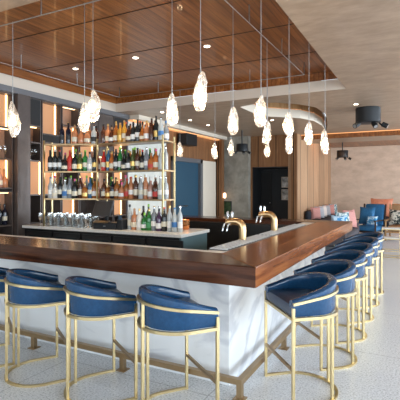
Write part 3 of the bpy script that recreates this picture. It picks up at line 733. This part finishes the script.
# till
x_, y_ = onY(105, 5.08)[:2]
till = thing('cash_register', 'black point of sale till with tilted screen on the white counter', 'cash register', (x_, 5.14, CZ), math.radians(8))
MB().box(-.20, .20, -.09, .17, 0, .095, .006).build('cash_drawer', BLACKM, till)
MB().box(-.02, .02, -.097, -.09, .04, .055).build('drawer_lock', STEEL, till)
MB().box(-.10, .02, -.02, .08, .095, .115).box(-.06, -.02, .02, .06, .115, .27).build('screen_stand', BLACKM, till)
sc = MB(); M = Matrix.Translation((-.07, -.02, .31)) @ Matrix.Rotation(math.radians(-10), 4, 'Z') @ Matrix.Rotation(math.radians(-22), 4, 'X')
def tb(mb, M, x0, x1, y0, y1, z0, z1):
    t_ = MB().box(x0, x1, y0, y1, z0, z1); t_.v = [tuple(M @ Vector(v)) for v in t_.v]; return mb.add(t_.v, t_.f)
tb(sc, M, -.18, .18, -.012, .015, -.125, .125); so = sc.build('screen_housing', mat('grey plastic', (.05, .05, .055), .4), till)
tb(MB(), M, -.168, .168, -.014, -.012, -.113, .113).build('screen', mat('dark screen', (.03, .024, .022), .2), so)
kb = MB(); M3 = Matrix.Translation((-.06, -.085, .112)) @ Matrix.Rotation(math.radians(12), 4, 'X')
tb(kb, M3, -.12, .12, -.04, .05, -.008, .008).build('keyboard', BRASSD, till)
pr_ = thing('receipt_printer', 'small dark receipt printer and card reader beside the till', 'printer', (x_+.265, 5.16, CZ))
MB().box(-.055, .055, -.07, .09, 0, .15, .01).build('body', BLACKM, pr_)
MB().box(-.035, .035, -.05, .02, .15, .158).box(-.03, .03, -.052, -.048, .158, .22).build('card_reader', mat('blue grey plastic', (.05, .09, .14), .4), pr_)

# ------------------------------------------------------------------ far wall objects
# black niche: doorway and framed photographs
d2 = struct('door_2', MB().box(xat(258.5, 14.1), xat(271.5, 14.1), 14.05, 14.09, 0, 2.12), mat('very dark doorway', (.004, .004, .005), .5))
MB().tube([(xat(270, 14.1), 14.04, 1.1), (xat(271, 14.1), 14.04, 1.1)], .02).build('door_handle', STEEL, d2)
BWART = mottled('black and white photograph', (.06, .06, .06), (.95, .93, .9), 5, .4)
for i, (za, zb, lb) in enumerate(((1.62, 1.98, 'upper black and white framed photograph in the black niche'), (1.20, 1.56, 'lower black and white framed photograph in the black niche'))):
    xa, xb = xat(281, 14.0), xat(291, 14.0)
    f = thing('framed_photograph', lb, 'picture', ((xa+xb)/2, 14.06, (za+zb)/2)); hx, hz = (xb-xa)/2, (zb-za)/2
    MB().box(-hx, hx, 0, .035, -hz, hz).build('frame', CREAM, f); MB().box(-hx+.02, hx-.02, -.004, 0, -hz+.02, hz-.02).build('print', BWART, f)
GREEN = mottled('dark green foliage print', (.01, .02, .01), (.06, .12, .05), 9, .4)
f = thing('dark_picture', 'dark green square picture low on the grey textured wall', 'picture', (xat(225.8, 12.97), 12.97, .95))
MB().box(-.20, .20, -.0, .025, -.22, .22).build('frame', BLACKM, f); MB().box(-.18, .18, -.006, 0, -.20, .20).build('print', GREEN, f)
tv = thing('wall_speaker', 'black box speaker mounted high on the slatted wall above the blue door', 'speaker', (-6.1, 10.5, 2.97))
MB().box(.04, .34, -.30, .30, -.16, .16, .01).build('cabinet', BLACKM, tv); MB().box(0, .04, -.05, .05, -.05, .05).build('bracket', STEEL, tv)
MB().box(.34, .345, -.26, .26, -.13, .13).build('grille', BLACK, tv)
wl = thing('wall_lamp', 'tiny warm wall lamp on the wooden post', 'lamp', (-5.86, 12.79, 1.36)); MB().lathe([(.02, -.09), (.05, -.06), (.05, .06), (.02, .09)], (.06, 0, 0), 12).build('lamp_shade', glow('warm lamp shade', (1, .62, .36), 3), wl, True)
MB().box(0, .03, -.02, .02, -.03, .03).build('bracket', BRASS, wl)

# ------------------------------------------------------------------ lounge
def cushion(w_, h_, d_, n=8):
    rings = []
    m = MB(); vs = []; fs = []
    for s in (1, -1):
        for i in range(n+1):
            for j in range(n+1):
                u, v = i/n*2-1, j/n*2-1
                pu = u*(1-.10*(1-v*v)*abs(u)**3*1.0); pv = v*(1-.10*(1-u*u)*abs(v)**3)
                th = max(0, (1-u**4)*(1-v**4))**.5
                vs.append((pu*w_/2, s*d_/2*th, (pv+1)*h_/2))
    k = (n+1)*(n+1)
    for s in range(2):
        for i in range(n):
            for j in range(n):
                a_ = s*k+i*(n+1)+j; fs.append((a_, a_+1, a_+n+2, a_+n+1))
    return m.add(vs, fs)
PC = {'pink': mottled('dusty pink fabric', (.50, .22, .20), (.60, .30, .26), 30, .9), 'grey': mottled('light grey fabric', (.33, .34, .37), (.45, .45, .48), 30, .9),
      'blush': mottled('pale blush fabric', (.60, .52, .47), (.72, .64, .58), 30, .9), 'blue': mottled('blue velvet', (.02, .12, .27), (.03, .17, .36), 20, .7),
      'coral': mottled('coral fabric', (.62, .25, .16), (.72, .34, .23), 20, .9), 'navy': mottled('dark navy upholstery', (.012, .016, .025), (.022, .028, .04), 30, .8),
      'floral': mottled('black and cream floral fabric', (.03, .04, .04), (.72, .68, .58), 11, .9), 'teal': mottled('teal and white patterned fabric', (.03, .16, .2), (.60, .66, .66), 14, .9),
      'stripe': mottled('sky blue patterned fabric', (.05, .25, .5), (.55, .72, .85), 9, .9), 'charcoal': mottled('charcoal fabric', (.05, .045, .05), (.09, .08, .09), 30, .9)}
for k_ in ('floral', 'teal', 'stripe'):
    e_ = [x for x in PC[k_].node_tree.nodes if x.type == 'VALTORGB'][0].color_ramp.elements; e_[0].position = .48; e_[1].position = .52
def pillow(c, w_, loc, rz, tilt, label, h=None):
    o = cushion(w_, h or w_, .15).build('throw_pillow', PC[c], None, True); o.location = loc; o.rotation_euler = (tilt, 0, rz)
    tag(o, label, 'pillow', 'throw pillows in the lounge'); return o
# banquette along the oak panelling
sofa = thing('banquette', 'long dark navy banquette against the oak panelling', 'sofa', (XP+.04, 13.9, 0))
MB().box(0, .12, 0, 4.4, .12, .86, .04).build('backrest', PC['navy'], sofa, True)
MB().box(.12, .80, .0, 4.4, .14, .56, .05).build('seat', PC['navy'], sofa, True)
for x, y in ((.05, .1), (.75, .1), (.05, 4.3), (.75, 4.3)): MB().box(x-.03, x+.03, y-.03, y+.03, 0, .14).build('leg', OAK, sofa)
for i, (c, lb, y) in enumerate([('pink', 'dusty pink pillow at the near end of the dark banquette', 14.40), ('grey', 'light grey pillow beside the pink one on the banquette', 14.98), ('blush', 'pale blush pillow in the middle of the banquette', 15.58),
                    ('grey', 'grey pillow on the banquette between blush and rose pillows', 16.2), ('pink', 'rose pink pillow near the far end of the banquette', 16.85), ('teal', 'teal and white patterned pillow at the far end of banquette', 17.5)]):
    pillow(c, .41, (XP+.30, y, .565), math.radians(55+R.uniform(-12, 12)), math.radians(-8), lb)
# second low sofa nearer, just past the bar end
def armchair(name, label, loc, rz, cfab, wood_m, w_=.74, backh=.92):
    t = thing(name, label, 'armchair', loc, rz)
    MB().box(-w_/2+.06, w_/2-.06, -.32, .34, .28, .44, .04).build('seat', cfab, t, True)
    b_ = MB(); M4 = Matrix.Translation((0, .30, .42)) @ Matrix.Rotation(math.radians(-14), 4, 'X')
    c_ = MB().box(-w_/2+.07, w_/2-.07, -.06, .07, 0, backh-.42, .04); c_.v = [tuple(M4 @ Vector(v)) for v in c_.v]; c_.build('backrest', cfab, t, True)
    for s in (-1, 1):
        x = s*(w_/2-.03)
        MB().tube([(x, -.34, 0), (x, -.32, .60)], .02, square=True).build('leg', wood_m, t)
        MB().tube([(x, .40, 0), (x, .34, .60), (x, .44, backh-.02)], .02, square=True).build('leg', wood_m, t)
        MB().box(x-.03, x+.03, -.38, .40, .60, .63).build('armrest', wood_m, t)
    MB().box(-w_/2+.03, w_/2-.03, -.33, -.29, .24, .29).box(-w_/2+.03, w_/2-.03, .33, .37, .24, .29).build('seat_rail', wood_m, t)
    return t
OAKF = mottled('tan woven fabric', (.42, .24, .12), (.50, .30, .16), 30, .8)
DKW = wood('dark stained wood', 'z', (.02, .012, .01), (.04, .025, .02), (.07, .045, .035), .4, .2)
def gp(px, Y): x, y, t = onY(px, Y); return (x, Y, 0)
armchair('armchair', 'blue velvet armchair with dark wooden frame behind the last stools', gp(369, 14.2), math.radians(-18), PC['blue'], DKW, .74, 1.12)
pillow('blue', .50, (*gp(366, 14.2)[:2], .46), math.radians(-14), math.radians(-16), 'plain blue velvet pillow on the blue armchair', .58)
pillow('stripe', .34, (*gp(371.5, 13.95)[:2], .46), math.radians(-10), math.radians(-16), 'small sky blue and white pillow on the blue armchair', .3)
armchair('armchair', 'dark framed armchair holding a coral pillow, behind the blue armchair', gp(381, 16.4), math.radians(-12), PC['charcoal'], DKW, .85, 1.05)
pillow('coral', .78, (*gp(380.5, 16.2)[:2], .60), math.radians(-12), math.radians(-14), 'large coral pillow on the dark framed armchair', .66)
armchair('armchair', 'pale oak armchair cut by the right photo edge', gp(401.5, 14.5), math.radians(-6), OAKF, OAK, .85, 1.12)
pillow('floral', .60, (*gp(399, 14.45)[:2], .46), math.radians(-6), math.radians(-14), 'black and cream floral pillow on the pale oak armchair', .5)
# charcoal sofa facing away, just past the bar end, with upright pillows
s2 = thing('sofa', 'charcoal low sofa just past the far end of the bar', 'sofa', (-2.10, 12.2, 0), math.radians(90))
MB().box(-1.1, 1.1, -.40, .36, .14, .44, .05).build('seat', PC['charcoal'], s2, True)
MB().box(-1.1, 1.1, .36, .52, .14, .74, .05).build('backrest', PC['charcoal'], s2, True)
for s in (-1, 1): MB().box(s*1.18-.08, s*1.18+.08, -.40, .52, .14, .58, .04).build('armrest', PC['charcoal'], s2, True)
for x, y in ((-1.1, -.33), (1.1, -.33), (-1.1, .4), (1.1, .4)): MB().box(x-.025, x+.025, y-.025, y+.025, 0, .15).build('leg', DKW, s2)
for x, y, c, lb, w_, rz in ((-2.0, 11.9, 'stripe', 'sky blue patterned pillow on the charcoal sofa', .44, 25), (-1.98, 12.5, 'teal', 'teal and white patterned pillow in the middle of the charcoal sofa', .50, 50), (-1.86, 13.0, 'pink', 'dusty pink pillow at the far end of the charcoal sofa', .54, 60)):
    pillow(c, w_, (x, y, .45), math.radians(rz), math.radians(-12), lb)
# brass side table
bt = thing('side_table', 'brass framed side table with pale tops right of the last stool', 'side table', (*onY(391, 10.9)[:2], 0), math.radians(4))
for x in (-.19, .19):
    for y in (-.17, .17): MB().box(x-.009, x+.009, y-.009, y+.009, 0, .68).build('leg', BRASS, bt)
for z in (.02, .16, .44, .66): MB().tube([(-.19, -.17, z), (.19, -.17, z), (.19, .17, z), (-.19, .17, z)], .008, square=True, closed=True).build('frame_rail', BRASS, bt)
MB().box(-.195, .195, -.175, .175, .672, .69).build('table_top', CORIAN, bt); MB().box(-.18, .18, -.16, .16, .45, .47).build('shelf', CORIAN, bt)
